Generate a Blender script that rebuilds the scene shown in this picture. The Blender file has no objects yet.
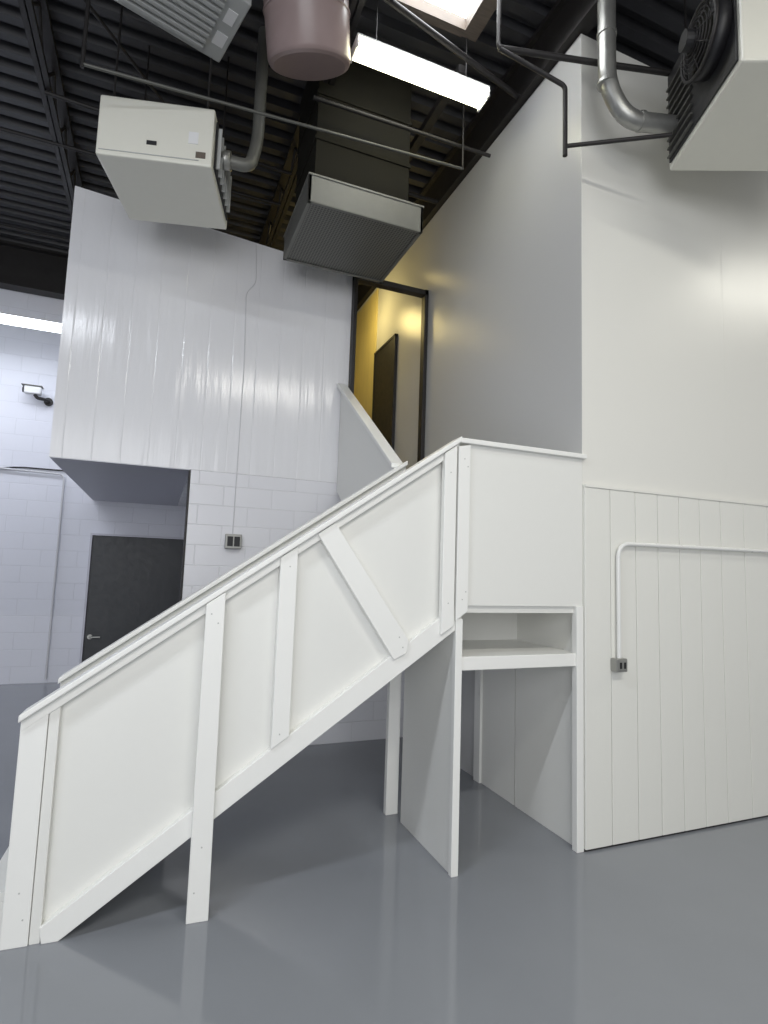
import bpy, bmesh, math, random
from mathutils import Vector, Matrix
random.seed(3)
scn=bpy.context.scene
# ---------------------------------------------------------------- materials
def newmat(name):
    m=bpy.data.materials.new(name); m.use_nodes=True
    nt=m.node_tree; b=nt.nodes['Principled BSDF']
    return m,nt,b
def paint(name,col,rough=.4,bump=.05,scale=30,var=.03,metal=0.,stretch=(1,1,1),detail=4,rvar=.1,spec=.5):
    m,nt,b=newmat(name); N=nt.nodes;L=nt.links
    tc=N.new('ShaderNodeTexCoord'); mp=N.new('ShaderNodeMapping'); mp.inputs['Scale'].default_value=stretch
    L.new(tc.outputs['Object'],mp.inputs['Vector'])
    nz=N.new('ShaderNodeTexNoise'); nz.inputs['Scale'].default_value=scale; nz.inputs['Detail'].default_value=detail
    L.new(mp.outputs[0],nz.inputs['Vector'])
    cr=N.new('ShaderNodeMapRange'); cr.inputs['To Min'].default_value=1-var; cr.inputs['To Max'].default_value=1+var
    L.new(nz.outputs['Fac'],cr.inputs['Value'])
    mx=N.new('ShaderNodeVectorMath'); mx.operation='SCALE'; mx.inputs[0].default_value=col[:3]
    L.new(cr.outputs[0],mx.inputs['Scale']); L.new(mx.outputs[0],b.inputs['Base Color'])
    r2=N.new('ShaderNodeMapRange'); r2.inputs['To Min'].default_value=max(.02,rough-rvar); r2.inputs['To Max'].default_value=rough+rvar
    L.new(nz.outputs['Fac'],r2.inputs['Value']); L.new(r2.outputs[0],b.inputs['Roughness'])
    b.inputs['Metallic'].default_value=metal; b.inputs['Specular IOR Level'].default_value=spec
    bp=N.new('ShaderNodeBump'); bp.inputs['Strength'].default_value=bump; bp.inputs['Distance'].default_value=.01
    L.new(nz.outputs['Fac'],bp.inputs['Height']); L.new(bp.outputs[0],b.inputs['Normal'])
    return m
def brickmat(name,col,rough=.4,bw=.40,bh=.2,strength=.5,mort=.93):
    m,nt,b=newmat(name); N=nt.nodes;L=nt.links
    tc=N.new('ShaderNodeTexCoord'); sp=N.new('ShaderNodeSeparateXYZ'); cb=N.new('ShaderNodeCombineXYZ')
    L.new(tc.outputs['Object'],sp.inputs[0]); L.new(sp.outputs['X'],cb.inputs['X']); L.new(sp.outputs['Z'],cb.inputs['Y'])
    br=N.new('ShaderNodeTexBrick'); br.inputs['Scale'].default_value=1; br.inputs['Brick Width'].default_value=bw
    br.inputs['Row Height'].default_value=bh; br.inputs['Mortar Size'].default_value=.005; br.inputs['Mortar Smooth'].default_value=.8
    br.inputs['Color1'].default_value=(*col,1); br.inputs['Color2'].default_value=(col[0]*.98,col[1]*.98,col[2]*.985,1)
    br.inputs['Mortar'].default_value=(col[0]*mort,col[1]*mort,col[2]*mort,1)
    L.new(cb.outputs[0],br.inputs['Vector']); L.new(br.outputs['Color'],b.inputs['Base Color'])
    nz=N.new('ShaderNodeTexNoise'); nz.inputs['Scale'].default_value=14; L.new(tc.outputs['Object'],nz.inputs['Vector'])
    ad=N.new('ShaderNodeMath'); ad.operation='MULTIPLY_ADD'; ad.inputs[1].default_value=-1.; L.new(br.outputs['Fac'],ad.inputs[0])
    ml=N.new('ShaderNodeMath'); ml.operation='MULTIPLY'; ml.inputs[1].default_value=.5; L.new(nz.outputs['Fac'],ml.inputs[0]); L.new(ml.outputs[0],ad.inputs[2])
    bp=N.new('ShaderNodeBump'); bp.inputs['Strength'].default_value=strength; bp.inputs['Distance'].default_value=.006
    L.new(ad.outputs[0],bp.inputs['Height']); L.new(bp.outputs[0],b.inputs['Normal']); b.inputs['Roughness'].default_value=rough
    return m
def plankmat(name,col,rough=.22,pitch=.2,strength=.35,warp=1.,axis='X',ns=(9,9,1.2)):
    m,nt,b=newmat(name); N=nt.nodes;L=nt.links
    tc=N.new('ShaderNodeTexCoord'); sp=N.new('ShaderNodeSeparateXYZ'); L.new(tc.outputs['Object'],sp.inputs[0])
    md=N.new('ShaderNodeMath'); md.operation='PINGPONG'; md.inputs[1].default_value=pitch/2; L.new(sp.outputs[axis],md.inputs[0])
    mr=N.new('ShaderNodeMapRange'); mr.inputs['From Min'].default_value=0; mr.inputs['From Max'].default_value=.006; L.new(md.outputs[0],mr.inputs['Value'])
    mp=N.new('ShaderNodeMapping'); mp.inputs['Scale'].default_value=ns; L.new(tc.outputs['Object'],mp.inputs[0])
    nz=N.new('ShaderNodeTexNoise'); nz.inputs['Scale'].default_value=1.; nz.inputs['Detail'].default_value=4; L.new(mp.outputs[0],nz.inputs['Vector'])
    ns_=N.new('ShaderNodeMath'); ns_.operation='MULTIPLY'; ns_.inputs[1].default_value=warp; L.new(nz.outputs['Fac'],ns_.inputs[0])
    ad=N.new('ShaderNodeMath'); ad.operation='MULTIPLY_ADD'; ad.inputs[1].default_value=.3; L.new(mr.outputs[0],ad.inputs[0]); L.new(ns_.outputs[0],ad.inputs[2])
    bp=N.new('ShaderNodeBump'); bp.inputs['Strength'].default_value=strength; bp.inputs['Distance'].default_value=.012
    L.new(ad.outputs[0],bp.inputs['Height']); L.new(bp.outputs[0],b.inputs['Normal'])
    b.inputs['Base Color'].default_value=(*col,1); b.inputs['Roughness'].default_value=rough
    return m
def emit(name,col,st):
    m,nt,b=newmat(name); b.inputs['Base Color'].default_value=(.9,.9,.9,1)
    b.inputs['Emission Color'].default_value=(*col,1); b.inputs['Emission Strength'].default_value=st
    return m
def meshmat(name,col,sc=70):
    m,nt,b=newmat(name); N=nt.nodes;L=nt.links
    tc=N.new('ShaderNodeTexCoord'); sp=N.new('ShaderNodeSeparateXYZ'); L.new(tc.outputs['Object'],sp.inputs[0])
    outs=[]
    for a in 'XY':
        w=N.new('ShaderNodeMath'); w.operation='PINGPONG'; w.inputs[1].default_value=.011; L.new(sp.outputs[a],w.inputs[0]); outs.append(w)
    mn=N.new('ShaderNodeMath'); mn.operation='MINIMUM'; L.new(outs[0].outputs[0],mn.inputs[0]); L.new(outs[1].outputs[0],mn.inputs[1])
    mr=N.new('ShaderNodeMapRange'); mr.inputs['From Max'].default_value=.005; L.new(mn.outputs[0],mr.inputs['Value'])
    mix=N.new('ShaderNodeMix'); mix.data_type='RGBA'; L.new(mr.outputs[0],mix.inputs['Factor'])
    mix.inputs['A'].default_value=(*col,1); mix.inputs['B'].default_value=(col[0]*.3,col[1]*.3,col[2]*.3,1)
    L.new(mix.outputs['Result'],b.inputs['Base Color']); b.inputs['Roughness'].default_value=.5; b.inputs['Metallic'].default_value=.2
    return m
W_STAIR=paint('white_stair_paint',(.78,.78,.745),.36,.015,25,.008,rvar=.02,detail=2)
W_STAIR2=paint('white_board_paint',(.84,.84,.81),.36,.02,12,.008,rvar=.02,detail=2)
W_WALL=plankmat('white_wall_paint',(.775,.768,.72),.30,1.22,.22,1.2,'X',(2.5,2.5,1.6))
W_CABLE=paint('conduit_paint',(.78,.78,.76),.3,.02,20,.02)
W_SHADED=plankmat('shaded_wall_paint',(.53,.53,.525),.32,1.22,.2,1.2,'Y',(2.5,2.5,1.6))  # greyer base colour paints in the shade of a wall turned from the lights
W_PLANK=paint('white_plank_paint',(.78,.778,.73),.34,.02,20,.01,stretch=(6,6,1),rvar=.03)
W_BLOCK=plankmat('white_boarding',(.79,.79,.81),.16,.2,.45,1.4,'X',(10,10,.8))
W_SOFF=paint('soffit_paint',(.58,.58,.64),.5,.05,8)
BRICK=brickmat('painted_block',(.74,.75,.81),.45,.4,.2,.4,.92)
BRICK2=brickmat('painted_block_near',(.77,.77,.80),.24,.4,.165,.5,.93)
FLOOR=paint('grey_epoxy',(.235,.248,.270),.08,.010,3,.04,rvar=.03)
DECK=paint('deck_paint',(.038,.038,.042),.5,.1,10,.3)
STEEL=paint('dark_steel',(.026,.024,.024),.5,.1,20,.3,metal=.3)
GALV=paint('galvanised',(.38,.38,.36),.38,.1,15,.2,metal=.7)
GALVM=paint('collar_metal',(.17,.17,.155),.5,.08,12,.15,metal=.4)
GALVP=paint('pipe_metal',(.11,.11,.10),.45,.08,12,.15,metal=.4)
GALVD=paint('dull_duct',(.016,.015,.011),.8,.1,8,.3,metal=0,spec=.15)
HEAT=paint('heater_enamel',(.72,.71,.63),.35,.01,15,.02,rvar=.03)
LOUV=paint('louvre_grey',(.42,.43,.42),.45,.03,15,.05)
BLACK=paint('black_part',(.012,.012,.014),.5,.1,20,.2)
DOORM=paint('dark_door_paint',(.035,.038,.042),.45,.05,15,.1)
DRUM=paint('drum_enamel',(.30,.225,.215),.32,.04,6,.15)
WOOD=paint('curb_wood',(.12,.095,.075),.6,.2,8,.4,stretch=(1,8,1))
YEL=paint('corridor_paint',(.64,.54,.24),.4,.1,8,.15,stretch=(4,4,.5))
CHROME=paint('box_metal',(.35,.35,.33),.35,.05,20,.1,metal=.6)
CABLE=paint('white_cable',(.62,.62,.64),.5,.0,20,.02)
SCREW=paint('painted_screw',(.5,.5,.48),.5,.0,20,.02)
MESH=meshmat('grille_mesh',(.21,.21,.19))
TUBE=emit('tube_glow',(1,.97,.80),4)
TUBEC=emit('tube_glow_cool',(.85,.92,1),6)
LENS=emit('lens_glow',(1,.96,.66),7)
SKYL=emit('skylight_glow',(.95,.98,1),10)
LAMPW=emit('corridor_lamp',(1,.75,.25),6)
LABEL=paint('label_white',(.75,.75,.75),.5,.0,20,.02)
# ---------------------------------------------------------------- helpers
def link(o,parent=None):
    scn.collection.objects.link(o)
    if parent: o.parent=parent
    return o
def empty(name,loc=(0,0,0)):
    e=bpy.data.objects.new(name,None); e.empty_display_size=.1; scn.collection.objects.link(e); return e
def finish(bm,name,mat,parent=None,bevel=0,smooth=False):
    bmesh.ops.recalc_face_normals(bm,faces=bm.faces)
    me=bpy.data.meshes.new(name); bm.to_mesh(me); bm.free(); me.materials.append(mat)
    o=bpy.data.objects.new(name,me); link(o,parent)
    if smooth:
        for p in me.polygons: p.use_smooth=True
    if bevel:
        md=o.modifiers.new('bevel','BEVEL'); md.width=bevel; md.segments=2; md.limit_method='ANGLE'
    return o
def addbox(bm,a,b,M=None):
    vs=[Vector((x,y,z)) for x in (a[0],b[0]) for y in (a[1],b[1]) for z in (a[2],b[2])]
    if M: vs=[M@v for v in vs]
    v=[bm.verts.new(p) for p in vs]
    for q in ((0,1,3,2),(4,6,7,5),(0,4,5,1),(2,3,7,6),(0,2,6,4),(1,5,7,3)): bm.faces.new([v[i] for i in q])
def box(name,a,b,mat,parent=None,bevel=0,M=None):
    bm=bmesh.new(); addbox(bm,a,b,M); return finish(bm,name,mat,parent,bevel)
def prism(name,pts,y0,y1,mat,parent=None,bevel=0,axis='y'):
    bm=bmesh.new()
    def P(p,t): return (p[0],t,p[1]) if axis=='y' else (t,p[0],p[1])
    A=[bm.verts.new(P(p,y0)) for p in pts]; B=[bm.verts.new(P(p,y1)) for p in pts]
    bm.faces.new(A); bm.faces.new(B[::-1])
    for i in range(len(pts)): j=(i+1)%len(pts); bm.faces.new((A[i],A[j],B[j],B[i]))
    return finish(bm,name,mat,parent,bevel)
def addcyl(bm,p,q,r,n=20,r2=None):
    p=Vector(p);q=Vector(q);d=q-p
    M=Matrix.Translation((p+q)/2)@d.to_track_quat('Z','Y').to_matrix().to_4x4()
    bmesh.ops.create_cone(bm,cap_ends=True,segments=n,radius1=r,radius2=r if r2 is None else r2,depth=d.length,matrix=M)
def cyl(name,p,q,r,mat,parent=None,n=24,r2=None,bevel=0):
    bm=bmesh.new(); addcyl(bm,p,q,r,n,r2); o=finish(bm,name,mat,parent,bevel)
    for f in o.data.polygons: f.use_smooth=len(f.vertices)==4
    return o
def pipe(name,pts,r,mat,parent=None,rad=.1):
    P=[Vector(p) for p in pts]; out=[P[0]]
    for i in range(1,len(P)-1):
        a=(P[i-1]-P[i]);b=(P[i+1]-P[i]); rr=min(rad,a.length*.45,b.length*.45)
        s=P[i]+a.normalized()*rr; e=P[i]+b.normalized()*rr
        for k in range(9):
            t=k/8; out.append((1-t)**2*s+2*t*(1-t)*P[i]+t*t*e)
    out.append(P[-1])
    cu=bpy.data.curves.new(name,'CURVE'); cu.dimensions='3D'; cu.bevel_depth=r; cu.bevel_resolution=5; cu.use_fill_caps=True
    sp=cu.splines.new('POLY'); sp.points.add(len(out)-1)
    for i,p in enumerate(out): sp.points[i].co=(*p,1)
    cu.materials.append(mat)
    o=bpy.data.objects.new(name,cu); return link(o,parent)
def torus(bm,c,nrm,R,r,n=32,k=8):
    c=Vector(c); Q=Vector(nrm).to_track_quat('Z','Y').to_matrix()
    rings=[]
    for i in range(n):
        a=2*math.pi*i/n; ring=[]
        for j in range(k):
            b=2*math.pi*j/k; ring.append(bm.verts.new(c+Q@Vector(((R+r*math.cos(b))*math.cos(a),(R+r*math.cos(b))*math.sin(a),r*math.sin(b)))))
        rings.append(ring)
    for i in range(n):
        for j in range(k):
            bm.faces.new((rings[i][j],rings[(i+1)%n][j],rings[(i+1)%n][(j+1)%k],rings[i][(j+1)%k]))
# ---------------------------------------------------------------- room shell
box('floor',(-9,-7,-.1),(7,5.6,0),FLOOR)
bm=bmesh.new(); y=-7; prof=[]
while y<5.6:
    prof+=[(y,5.36),(y+.07,5.36),(y+.09,5.42),(y+.15,5.42)]; y+=.17
A=[bm.verts.new((-9,p[0],p[1])) for p in prof]; B=[bm.verts.new((7,p[0],p[1])) for p in prof]
for i in range(len(prof)-1): bm.faces.new((A[i],A[i+1],B[i+1],B[i]))
finish(bm,'ceiling',DECK)
box('wall_right',(.001,0,0),(7,.15,4.95),W_WALL)
box('wall_inner',(0,.0006,0),(.14,5.4,4.9495),W_SHADED)
box('wall_far',(-9,5.4,0),(7,5.55,5.4),BRICK)
box('wall_left',(-9.15,-7,0),(-9,5.6,5.4),BRICK)
prism('wall_upper_block',[(-3.08,2.26),(-.76,2.26),(-.76,4.25),(-3.08,4.43)],2.2,5.39,W_BLOCK)
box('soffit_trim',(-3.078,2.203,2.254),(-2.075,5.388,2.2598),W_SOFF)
prism('wall_lower_block',[(-2.07,0),(-.001,0),(-.001,2.2585),(-2.07,2.2585)],2.202,2.32,BRICK2)
box('wall_store_room',(-1.86,2.325,0),(-.001,5.39,2.255),BRICK2)
bm=bmesh.new()
xs=[0.0,.19,.385,.565,.745,.925,1.115,1.335,1.57]
while xs[-1]<6.6: xs.append(xs[-1]+random.choice([.18,.19,.2,.22]))
for i in range(len(xs)-1):
    addbox(bm,(xs[i]+.002,-.022,.012),(xs[i+1]-.002,-.001,2.02))
pw=finish(bm,'plank_panelling',W_PLANK,None,.003)
box('trim_1',(0,-.028,2.02),(6.6,-.001,2.035),W_PLANK)
box('baseboard_right',(.0,-.012,0),(6.6,-.001,.013),STEEL)
# ---------------------------------------------------------------- doors
d=empty('door_1')
box('leaf',(-3.04,5.345,.02),(-1.90,5.385,1.81),DOORM,d,.004)
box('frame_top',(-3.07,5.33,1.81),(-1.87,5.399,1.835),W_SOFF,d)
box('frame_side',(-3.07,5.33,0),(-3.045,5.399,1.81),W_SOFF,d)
bm=bmesh.new(); addcyl(bm,(-2.98,5.345,.55),(-2.98,5.29,.55),.014); addcyl(bm,(-2.98,5.29,.55),(-2.86,5.29,.55),.011); addcyl(bm,(-2.98,5.35,.55),(-2.98,5.335,.55),.03)
finish(bm,'lever_handle',CHROME,d)
box('trim_2',(-2.085,2.198,0),(-2.072,2.33,2.253),STEEL)
d=empty('door_2')
box('leaf',(-.03,2.90,2.27),(-.002,3.48,4.04),BLACK,d)
box('frame_a',(-.036,2.87,2.27),(-.002,2.90,4.07),BLACK,d); box('frame_b',(-.036,3.48,2.27),(-.002,3.51,4.07),BLACK,d)
box('frame_c',(-.036,2.87,4.04),(-.002,3.51,4.07),BLACK,d)
box('wall_corridor',(-.012,3.53,2.27),(-.001,5.38,4.9),YEL)
box('wall_corridor_end',(-.76,4.9,2.27),(-.013,5.0,4.9),YEL)
fr=empty('doorway_frame')
box('jamb_left',(-.76,2.12,2.27),(-.728,2.2,4.30),STEEL,fr,.003)
box('jamb_right',(-.042,2.12,2.27),(-.005,2.2,4.22),STEEL,fr,.003)
box('header',(-.76,2.12,4.165),(-.005,2.2,4.215),STEEL,fr,.003)
# ---------------------------------------------------------------- staircase
st=empty('wooden_staircase')
piv=Vector((-.8,0,0)); RM=Matrix.Translation(piv)@Matrix.Rotation(math.radians(-2.2),4,'Z')@Matrix.Translation(-piv)
f1=bpy.data.objects.new('first_flight',None); link(f1,st); f1.matrix_local=RM
def zt(x): return .89+.697*(x+2.73)      # top of rail
def zb(x): return .68*(x+2.59)           # bottom of stringer
def railing(tag,y0,sgn):
    t=.036; pb=y0+sgn*t
    xl,xr=-2.74,-.82
    prism(tag+'panel',[(xl+.01,.02),(-2.56,.02),(xr,zb(xr)+.02),(xr,zt(xr)-.02),(xl+.01,zt(xl)-.02)],min(pb,pb+sgn*.012),max(pb,pb+sgn*.012),W_STAIR,f1)
    a,b=sorted((y0,pb))
    prism(tag+'stringer',[(-2.60,0),(-2.54,0),(xr,zb(xr)),(xr,zb(xr)+.125),(-2.61,.06)],a,b,W_STAIR2,f1,.003)
    prism(tag+'top_band',[(xl,zt(xl)-.075),(xr,zt(xr)-.075),(xr,zt(xr)-.028),(xl,zt(xl)-.028)],a+.001,b-.001,W_STAIR2,f1,.003)
    c0,c1=sorted((y0-sgn*.03,y0+sgn*.085))
    prism(tag+'cap',[(xl-.004,zt(xl)-.032),(xr,zt(xr)-.03),(xr,zt(xr)),(xl-.004,zt(xl)-.003)],c0,c1,W_STAIR2,f1,.005)
    prism(tag+'end_post',[(xl-.0,0),(xl+.095,0),(xl+.095,zt(xl+.095)-.07),(xl,zt(xl)-.07)],a+.002,b-.002,W_STAIR2,f1,.003)
    prism(tag+'end_post_inner',[(xl+.097,.0),(xl+.135,.0),(xl+.135,zt(xl+.135)-.07),(xl+.097,zt(xl+.097)-.07)],a+.008,b-.002,W_STAIR,f1,.002)
railing('near_',0.0,1)
railing('far_',.82,-1)
def board(name,poly,y0,y1,par=None): prism(name,poly,y0,y1,W_STAIR2,par or f1,.003)
board('post_floor',[(-2.065,0),(-1.975,0),(-1.985,zt(-1.985)-.032),(-2.065,zt(-2.065)-.032)],-.03,-.001)
board('back_post_floor',[(-2.34,0),(-2.26,0),(-2.26,.6),(-2.34,.6)],.821,.857)
board('post_mid',[(-1.745,zb(-1.745)+.10),(-1.665,zb(-1.665)+.10),(-1.665,zt(-1.665)-.035),(-1.745,zt(-1.745)-.035)],-.012,.0355)
board('brace',[(-1.575,zt(-1.575)-.035),(-1.49,zt(-1.49)-.035),(-1.085,1.15),(-1.10,1.09),(-1.165,1.06)],-.014,.0355)
board('post_top_a',[(-.915,1.18),(-.845,1.225),(-.845,zt(-.845)-.035),(-.915,zt(-.915)-.035)],-.022,.016)
board('post_top_b',[(-.835,1.25),(-.765,1.30),(-.765,2.18),(-.835,2.165)],-.022,.014,st)
box('leg_panel',(-.82,0.0,0),(-.79,.63,1.30),W_STAIR,st,.002)
box('leg_edge',(-.828,-.012,0),(-.788,.02,1.26),W_STAIR2,st,.003)
box('back_leg',(-.87,.74,0),(-.79,.78,1.30),W_STAIR2,st,.003)
box('wall_leg',(-.05,-.012,0),(-.002,.03,1.33),W_STAIR2,st,.003)
box('wall_cleat',(-.03,1.03,0),(-.002,1.11,1.29),W_STAIR2,st,.002)
box('wall_sheet_a',(-.014,.03,.0),(-.002,.62,1.29),W_STAIR,st,.002)
box('wall_sheet_b',(-.010,.634,.0),(-.002,1.03,1.29),W_STAIR,st)
box('deck_board',(-.79,.015,1.29),(-.002,.83,1.33),W_STAIR,st)
box('deck_joist',(-.79,.79,1.17),(-.002,.83,1.29),W_STAIR,st)
box('platform_panel',(-.765,-.002,1.328),(-.002,.016,2.185),W_STAIR,st)
box('platform_cap',(-.83,-.03,2.185),(.012,.085,2.212),W_STAIR2,st,.004)
box('shelf_board',(-.79,.0,.995),(-.002,.63,1.065),W_STAIR2,st,.003)
box('shelf_back',(-.79,.61,1.066),(-.002,.63,1.289),W_STAIR,st)
for i in range(6):
    x0=-.8-(7-i)*.275; z=(i+1)*.19
    box('tread_%d'%i,(x0-(.02 if i else .11),.05,z-.035),(x0+.275,.77,z),W_STAIR,f1)
    box('riser_%d'%i,(x0-(0 if i else .09),.05,z-.19),(x0+.018,.77,z-.036),W_STAIR,f1)
for i in range(5):
    y0=.83+i*.275; z=1.33+(i+1)*.188
    box('upper_tread_%d'%i,(-.79,y0-.02,z-.035),(-.002,min(y0+.28,2.19),z),W_STAIR,st)
    box('upper_riser_%d'%i,(-.79,y0,z-.188),(-.002,y0+.018,z-.036),W_STAIR,st)
prism('upper_side_panel',[(.83,1.25),(2.19,2.18),(2.19,3.138),(.83,2.178)],-.83,-.80,W_STAIR,st,axis='x')
prism('upper_cap',[(.83,2.180),(2.19,3.140),(2.19,3.175),(.83,2.213)],-.87,-.78,W_STAIR2,st,.004,axis='x')
bm=bmesh.new()
for x,z in ((-2.04,.12),(-2.02,.3),(-.80,1.36),(-.78,1.40),(-.88,1.34),(-.80,2.1),(-.78,2.06),(-.88,2.02),(-1.12,1.12),(-1.14,1.17),(-2.04,1.28),(-2.01,1.24),(-1.71,.74),(-1.70,1.5),(-2.67,.1),(-2.69,.2)):
    yy=-.030 if -2.1<x<-1.9 else (-.014 if x>-1.2 and x<-1 else (-.022 if x>-1 else (-.012 if -1.8<x<-1.5 else .002)))
    addcyl(bm,(x,yy+.001,z),(x,yy-.0012,z),.0035,10)
finish(bm,'screws',SCREW,f1)
# ---------------------------------------------------------------- conduit and boxes
c=empty('electrical_conduit')
pipe('tube',[(.225,-.045,1.04),(.225,-.045,1.70),(6.5,-.045,1.745)],.0125,W_CABLE,c,.09)
box('outlet_box',(.18,-.075,.965),(.26,-.023,1.04),CHROME,c,.006)
box('outlet_face',(.187,-.079,.975),(.253,-.075,1.03),CHROME,c,.002)
box('outlet_slot_a',(.197,-.081,.985),(.213,-.079,1.02),BLACK,c,.002); box('outlet_slot_b',(.227,-.081,.985),(.243,-.079,1.02),BLACK,c,.002)
for i,x in enumerate((1.9,3.2,4.6)): box('strap_%d'%i,(x,-.062,1.69),(x+.02,-.023,1.76),W_CABLE,c)
sw=empty('light_switch_box')
box('switch_box',(-1.77,2.15,1.63),(-1.64,2.203,1.75),CHROME,sw,.005)
box('toggle_a',(-1.755,2.143,1.65),(-1.71,2.15,1.73),BLACK,sw,.002); box('toggle_b',(-1.70,2.143,1.65),(-1.655,2.15,1.73),BLACK,sw,.002)
pipe('cable',[(-1.66,2.197,4.3),(-1.64,2.197,3.95),(-1.72,2.197,3.85),(-1.70,2.197,3.2),(-1.71,2.197,1.75)],.0035,CABLE,sw,.1)
fc=empty('wall_conduit')
pipe('tube_run',[(-8.5,5.37,2.66),(-3.42,5.37,2.55),(-3.42,5.37,.05)],.012,CABLE,fc,.08)
pipe('cable_run',[(-8.5,5.385,2.5),(-4.4,5.385,2.52),(-3.9,5.385,2.60),(-3.42,5.385,2.60)],.009,STEEL,fc,.1)
# security camera on its bracket
sc=empty('security_camera')
box('housing',(-3.91,5.20,3.49),(-3.73,5.29,3.58),LABEL,sc,.012)
cyl('lens',(-3.905,5.245,3.535),(-3.93,5.245,3.535),.034,BLACK,sc)
box('sunshade',(-3.94,5.19,3.582),(-3.72,5.30,3.594),GALVM,sc,.003)
pipe('bracket',[(-3.80,5.245,3.49),(-3.77,5.25,3.45),(-3.67,5.3,3.45),(-3.67,5.39,3.45)],.02,STEEL,sc,.04)
cyl('base',(-3.67,5.365,3.45),(-3.67,5.40,3.45),.05,STEEL,sc)
# ---------------------------------------------------------------- ceiling steel
def joist(x,y0=-6.5,y1=5.18,zt_=5.34,zb_=5.0):
    e=empty('steel_roof_joist')
    bm=bmesh.new()
    addbox(bm,(x-.05,y0,zt_-.04),(x+.05,y1,zt_)); addbox(bm,(x-.04,y0,zb_),(x-.005,y1,zb_+.035)); addbox(bm,(x+.005,y0,zb_),(x+.04,y1,zb_+.035))
    y=y0;s=.3;k=0
    while y+s<y1:
        a,b=(zb_+.02,zt_-.03) if k%2==0 else (zt_-.03,zb_+.02)
        addcyl(bm,(x,y,a),(x,y+s,b),.013,8); y+=s;k+=1
    finish(bm,'truss',STEEL,e)
for x in (-7.1,-5.2,-3.3,-1.36,1.9,3.8,5.7): joist(x)
e=empty('steel_beam')
bm=bmesh.new(); addbox(bm,(-.05,-6.5,4.96),(.05,5.38,4.985)); addbox(bm,(-.012,-6.5,4.98),(.012,5.38,5.30)); addbox(bm,(-.05,-6.5,5.30),(.05,5.38,5.335))
finish(bm,'i_section',STEEL,e)
e=empty('steel_girder')
bm=bmesh.new(); addbox(bm,(-8.98,5.20,4.80),(-.2,5.38,4.83)); addbox(bm,(-8.98,5.28,4.83),(-.2,5.30,5.31)); addbox(bm,(-8.98,5.20,5.31),(-.2,5.38,5.34))
finish(bm,'i_section',STEEL,e)
e=empty('sprinkler_pipe'); pipe('run',[(-2.88,.86,4.36),(-.35,.88,4.52)],.010,GALVP,e)
pipe('riser',[(-2.88,.86,4.34),(-2.88,.86,5.36)],.012,STEEL,e); pipe('riser_b',[(-.35,.88,4.51),(-.35,.88,5.36)],.008,STEEL,e)
e=empty('gas_pipe')
pipe('run',[(-.25,-.15,3.92),(-.25,-.15,4.36),(-.60,.02,4.62),(-.60,.02,5.36)],.014,STEEL,e,.03)
pipe('branch',[(-.25,-.15,3.98),(.30,-.40,4.05)],.012,STEEL,e)
pipe('header',[(-.60,.02,4.62),(.07,-.157,4.62),(.7,-.32,4.63)],.018,STEEL,e)
e=empty('roof_cross_bar'); pipe('bar',[(-1.5,.93,4.72),(-.1,.90,4.72)],.014,STEEL,e)
pipe('bar_c',[(-3.3,2.0,4.98),(-1.4,2.1,4.98)],.016,STEEL,e); pipe('bar_d',[(-5.2,2.6,5.0),(-1.4,2.6,5.0)],.016,STEEL,e)
pipe('bar_f',[(-5.2,4.2,5.0),(-1.4,4.2,5.0)],.016,STEEL,e); pipe('bar_g',[(-3.3,.6,4.98),(-2.2,2.1,4.98)],.012,STEEL,e)
pipe('bar_h',[(-1.36,.30,5.0),(-.02,.62,5.0)],.02,STEEL,e); pipe('bar_i',[(-1.36,1.9,4.98),(-.02,1.9,4.98)],.02,STEEL,e)
pipe('bar_j',[(-3.3,1.2,5.0),(-1.36,.3,5.0)],.016,STEEL,e)
box('angle_bar',(-.54,.62,5.02),(-.48,2.1,5.08),STEEL,e)
# ---------------------------------------------------------------- left unit heater
def placed(ox,oy,ang): return Matrix.Translation((ox,oy,0))@Matrix.Rotation(math.radians(ang),4,'Z')
h=empty('unit_heater')
M=placed(-2.81,1.10,-14.5)
box('cabinet',(0,0,4.0),(.70,.68,4.40),HEAT,h,.012,M)
box('front_seam',(.02,-.004,4.03),(.62,0.0,4.035),LOUV,h,0,M)
box('badge',(.30,-.006,4.10),(.36,0,4.125),BLACK,h,0,M)
box('label_a',(.55,-.004,4.14),(.61,0,4.22),LABEL,h,0,M); box('label_b',(.60,-.004,4.05),(.66,0,4.09),WOOD,h,0,M)
box('side_recess',(.70,.06,4.04),(.712,.62,4.36),BLACK,h,.002,M)
for i in range(7): box('louvre_%d'%i,(.705,.09+.075*i,4.06),(.735,.10+.075*i,4.34),LOUV,h,0,M)
cyl('flue_collar',M@Vector((.70,.22,4.22)),M@Vector((.78,.22,4.22)),.06,GALV,h)
pipe('flue',[M@Vector((.74,.22,4.22)),M@Vector((.90,.26,4.22)),M@Vector((.93,.36,4.50)),M@Vector((.93,.36,5.38))],.042,GALVM,h,.12)
bm=bmesh.new()
for a,b in ((.06,.06),(.64,.06),(.06,.62),(.64,.62)): addcyl(bm,M@Vector((a,b,4.4)),M@Vector((a,b,5.36)),.007,8)
finish(bm,'hanger_rods',STEEL,h)
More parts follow.
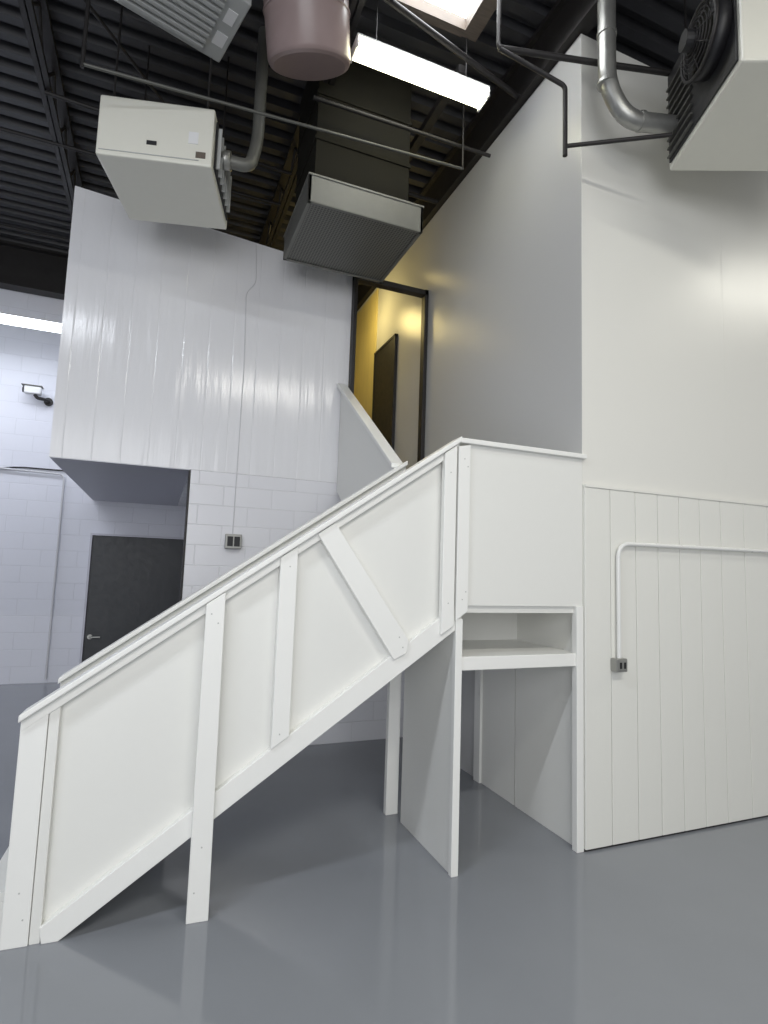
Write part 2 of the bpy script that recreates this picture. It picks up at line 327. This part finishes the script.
# ---------------------------------------------------------------- right unit heater
h=empty('unit_heater.001')
M=placed(.17,-.92,-24)
box('cabinet',(0,0,4.0),(1.0,.76,4.62),HEAT,h,.012,M)
box('side_panel',(-.012,.03,4.03),(0,.73,4.60),BLACK,h,.003,M)
FC=(.22,4.33)
cc=M@Vector((-.09,FC[0],FC[1])); nn=(M.to_3x3()@Vector((-1,0,0)))
cyl('fan_shroud',M@Vector((-.012,FC[0],FC[1])),M@Vector((-.08,FC[0],FC[1])),.175,BLACK,h,40)
bm=bmesh.new()
for R_ in (.04,.06,.08,.10,.12,.14,.16): torus(bm,cc+nn*(.04*(1-(R_/.16)**2)),nn,R_,.0035,32,6)
torus(bm,cc,nn,.175,.010,32,8)
for k in range(8):
    a=k*math.pi/4; p=M@Vector((-.135,FC[0]+.03*math.cos(a),FC[1]+.03*math.sin(a))); q=M@Vector((-.09,FC[0]+.175*math.cos(a),FC[1]+.175*math.sin(a))); addcyl(bm,p,q,.0035,6)
finish(bm,'fan_guard',STEEL,h,0,True)
bm=bmesh.new(); addcyl(bm,M@Vector((-.17,FC[0],FC[1])),M@Vector((-.08,FC[0],FC[1])),.05,20); finish(bm,'fan_motor',BLACK,h)
for i in range(4):
    a=i*math.pi/2+.4; R3=M@Matrix.Translation((-.088,FC[0],FC[1]))@Matrix.Rotation(a,4,'X')@Matrix.Rotation(.3,4,'Z')
    box('blade_%d'%i,(-.004,-.045,.05),(.004,.045,.15),GALVD,h,0,R3)
for i in range(9): box('fin_%d'%i,(-.028,.44,4.05+.055*i),(-.012,.72,4.060+.055*i),GALVP,h,0,M)
pipe('flue',[(0,-.22,5.38),(0,-.22,4.40),(.12,-.245,4.20),(M@Vector((-.005,.66,4.22)))[:]],.052,GALV,h,.14)
bm=bmesh.new()
for p,q in (((0,-.22,4.72),(0,-.22,4.74)),((0,-.22,4.40),(0,-.22,4.42)),((.20,-.265,4.205),(.22,-.27,4.207))): addcyl(bm,p,q,.057,24)
finish(bm,'flue_bands',GALV,h)
bm=bmesh.new()
for a,b in ((.08,.08),(.92,.08),(.08,.68),(.92,.68)): addcyl(bm,M@Vector((a,b,4.62)),M@Vector((a,b,5.36)),.007,8)
finish(bm,'hanger_rods',STEEL,h)
# ---------------------------------------------------------------- return-air duct with grille
g=empty('air_duct_grille')
x0,x1,y0,y1=-1.49,-.62,.98,1.80
bm=bmesh.new()
for a,b in (((x0,y0),(x1,y0+.02)),((x0,y1-.02),(x1,y1)),((x0,y0),(x0+.02,y1)),((x1-.02,y0),(x1,y1))):
    addbox(bm,(a[0],a[1],4.0),(b[0],b[1],4.20))
addbox(bm,(x0-.006,y0-.006,4.19),(x1+.006,y1+.006,4.205))
addbox(bm,(x0,y0,3.995),(x1,y0+.025,4.0)); addbox(bm,(x0,y1-.025,3.995),(x1,y1,4.0)); addbox(bm,(x0,y0,3.995),(x0+.025,y1,4.0)); addbox(bm,(x1-.025,y0,3.995),(x1,y1,4.0))
finish(bm,'duct_collar',GALVM,g,.002)
box('grille',(x0+.02,y0+.02,4.005),(x1-.02,y1-.02,4.015),MESH,g)
box('plenum',(x0+.06,y0+.1,4.205),(x1-.08,y1-.08,5.36),GALVD,g,.004)
bm=bmesh.new()
for z in (4.55,4.9): addbox(bm,(x0+.05,y0+.09,z),(x1-.07,y1-.07,z+.025))
finish(bm,'duct_flanges',GALVD,g)
# ---------------------------------------------------------------- louvred unit top-left
lu=empty('louvred_air_unit')
M=placed(-2.62,.35,16)
box('cabinet',(0,0,4.80),(.66,.50,5.15),LOUV,lu,.008,M)
for i in range(9): box('louvre_%d'%i,(.04,.03+.05*i,4.78),(.53,.055+.05*i,4.80),LOUV,lu,.003,M)
box('label',(.56,.28,4.796),(.63,.38,4.80),LABEL,lu,0,M); box('label_b',(.56,.10,4.796),(.62,.2,4.80),LABEL,lu,0,M)
bm=bmesh.new()
for a,b in ((.06,.06),(.6,.06),(.06,.44),(.6,.44)): addcyl(bm,M@Vector((a,b,5.15)),M@Vector((a,b,5.36)),.007,8)
finish(bm,'hanger_rods',STEEL,lu)
# drum
dr=empty('exhaust_drum')
P0=Vector((-1.60,.63,4.64)); P1=Vector((-1.76,.33,5.34))
cyl('shell',P0,P1,.26,DRUM,dr,40,bevel=.035)
bm=bmesh.new(); torus(bm,P0.lerp(P1,.35),(P1-P0),.26,.008,40,8); finish(bm,'band',DRUM,dr,0,True)
cyl('mount',(P1.x,P1.y,5.3),(P1.x,P1.y,5.40),.1,STEEL,dr)
ve=empty('vent_elbow')
pipe('elbow',[(-1.30,.16,5.0),(-1.20,.28,5.06),(-1.20,.20,5.38)],.10,BLACK,ve,.1)
# ---------------------------------------------------------------- lights
def fixture(name,x0,x1,y,z,mat,tubes=2,w=.12,sup=5.36,lens=None,tr=.017):
    e=empty(name)
    box('housing',(x0,y-w/2,z),(x1,y+w/2,z+.03),LABEL,e,.004)
    if lens:
        k=w/.12
        bm=bmesh.new(); pr=[(-.06*k,.012),(-.06*k,-.02),(-.035*k,-.055),(.035*k,-.055),(.06*k,-.02),(.06*k,.012)]
        A=[bm.verts.new((x0+.01,y+p[0]*1.02,z+p[1])) for p in pr]; B=[bm.verts.new((x1-.01,y+p[0]*1.02,z+p[1])) for p in pr]
        bm.faces.new(A); bm.faces.new(B[::-1])
        for i in range(6): bm.faces.new((A[i],A[(i+1)%6],B[(i+1)%6],B[i]))
        finish(bm,'lens',lens,e)
    else:
        for i in range(tubes):
            yy=y if tubes==1 else y+(i-.5)*w*.55
            cyl('tube_%d'%i,(x0+.03,yy,z-tr-.005),(x1-.03,yy,z-tr-.005),tr,mat,e,16)
    box('socket_a',(x0,y-w/2,z-.05),(x0+.012,y+w/2,z),LABEL,e); box('socket_b',(x1-.012,y-w/2,z-.05),(x1,y+w/2,z),LABEL,e)
    bm=bmesh.new()
    for x in (x0+.15,x1-.15): addcyl(bm,(x,y,z+.03),(x,y,sup),.005,8)
    finish(bm,'hangers',STEEL,e)
fixture('fluorescent_light',-1.335,-.36,.57,4.84,TUBE,lens=LENS,w=.15)
fixture('fluorescent_light.001',-6.6,-3.3,4.6,4.15,TUBEC,lens=TUBEC,w=.16)
fixture('fluorescent_light.002',3.0,5.0,-1.5,4.9,TUBE)
fixture('fluorescent_light.003',-5.6,-3.2,-1.9,4.9,TUBEC)
fixture('fluorescent_light.004',-1.8,.6,-3.6,4.9,TUBE)
sk=empty('roof_skylight')
box('pane',(-1.08,-.5,5.33),(-.55,.52,5.345),SKYL,sk)
for i,(a,b) in enumerate((((-1.13,-.55),(-1.08,.57)),((-.55,-.55),(-.44,.57)),((-1.08,.52),(-.55,.58)),((-1.08,-.55),(-.55,-.5)))):
    box('curb_%d'%i,(a[0],a[1],5.24),(b[0],b[1],5.355),WOOD,sk)
cl=empty('corridor_light')
box('base',(-.55,2.58,4.68),(-.25,2.66,4.72),LABEL,cl); cyl('lamp_tube',(-.55,2.62,4.65),(-.25,2.62,4.65),.025,LAMPW,cl)
pipe('stem',[(-.4,2.62,4.72),(-.4,2.62,5.38)],.008,STEEL,cl)
def area(name,loc,tgt,size,sy,energy,col,spec=1):
    l=bpy.data.lights.new(name,'AREA'); l.shape='RECTANGLE'; l.size=size; l.size_y=sy; l.energy=energy; l.color=col; l.specular_factor=spec
    o=bpy.data.objects.new(name,l); link(o); o.location=loc
    o.rotation_euler=(Vector(tgt)-Vector(loc)).to_track_quat('-Z','Y').to_euler(); return o
area('ceiling_light_a',(4.0,-1.5,4.84),(4.0,-1.5,0),1.9,.12,38,(1,.97,.86),.2)
area('ceiling_light_b',(-4.4,-1.9,4.84),(-4.4,-1.9,0),2.3,.12,90,(.89,.935,1))
area('ceiling_light_c',(-.6,-3.6,4.84),(-.6,-3.6,0),2.3,.12,108,(1,.98,.91))
area('ceiling_light_d',(-5,4.3,4.05),(-5,4.3,0),3,.1,38,(.86,.90,1),.4)
area('behind_camera_area',(-4,-6.9,2.6),(-1.5,2,1.6),5,3.5,200,(.97,.98,1),.6)  # unseen broad area light behind the camera; no door stands there
pl=bpy.data.lights.new('corridor_bulb','POINT'); pl.energy=15; pl.color=(1,.78,.30); pl.shadow_soft_size=.15; pl.specular_factor=.2
o=bpy.data.objects.new('corridor_bulb',pl); link(o); o.location=(-.42,3.3,4.45)
w=bpy.data.worlds.new('world'); scn.world=w; w.use_nodes=True
w.node_tree.nodes['Background'].inputs[0].default_value=(.94,.96,1,1); w.node_tree.nodes['Background'].inputs[1].default_value=.37
# ---------------------------------------------------------------- camera
pi,ro,ya=[math.radians(a) for a in (5.85,1.933,21.804)]
fw=Vector((math.sin(ya)*math.cos(pi),math.cos(ya)*math.cos(pi),math.sin(pi)))
r=Vector((math.cos(ya),-math.sin(ya),0)); u=r.cross(fw)
R=math.cos(ro)*r+math.sin(ro)*u; U=-math.sin(ro)*r+math.cos(ro)*u
cd=bpy.data.cameras.new('camera'); cam=bpy.data.objects.new('camera',cd); link(cam)
cam.matrix_world=Matrix(((R.x,U.x,-fw.x,-2.285),(R.y,U.y,-fw.y,-2.601),(R.z,U.z,-fw.z,1.5),(0,0,0,1)))
cd.sensor_fit='HORIZONTAL'; cd.sensor_width=36; cd.lens=36*563/768; cd.clip_start=.05
scn.camera=cam
scn.view_settings.view_transform='Standard'; scn.view_settings.exposure=0.08
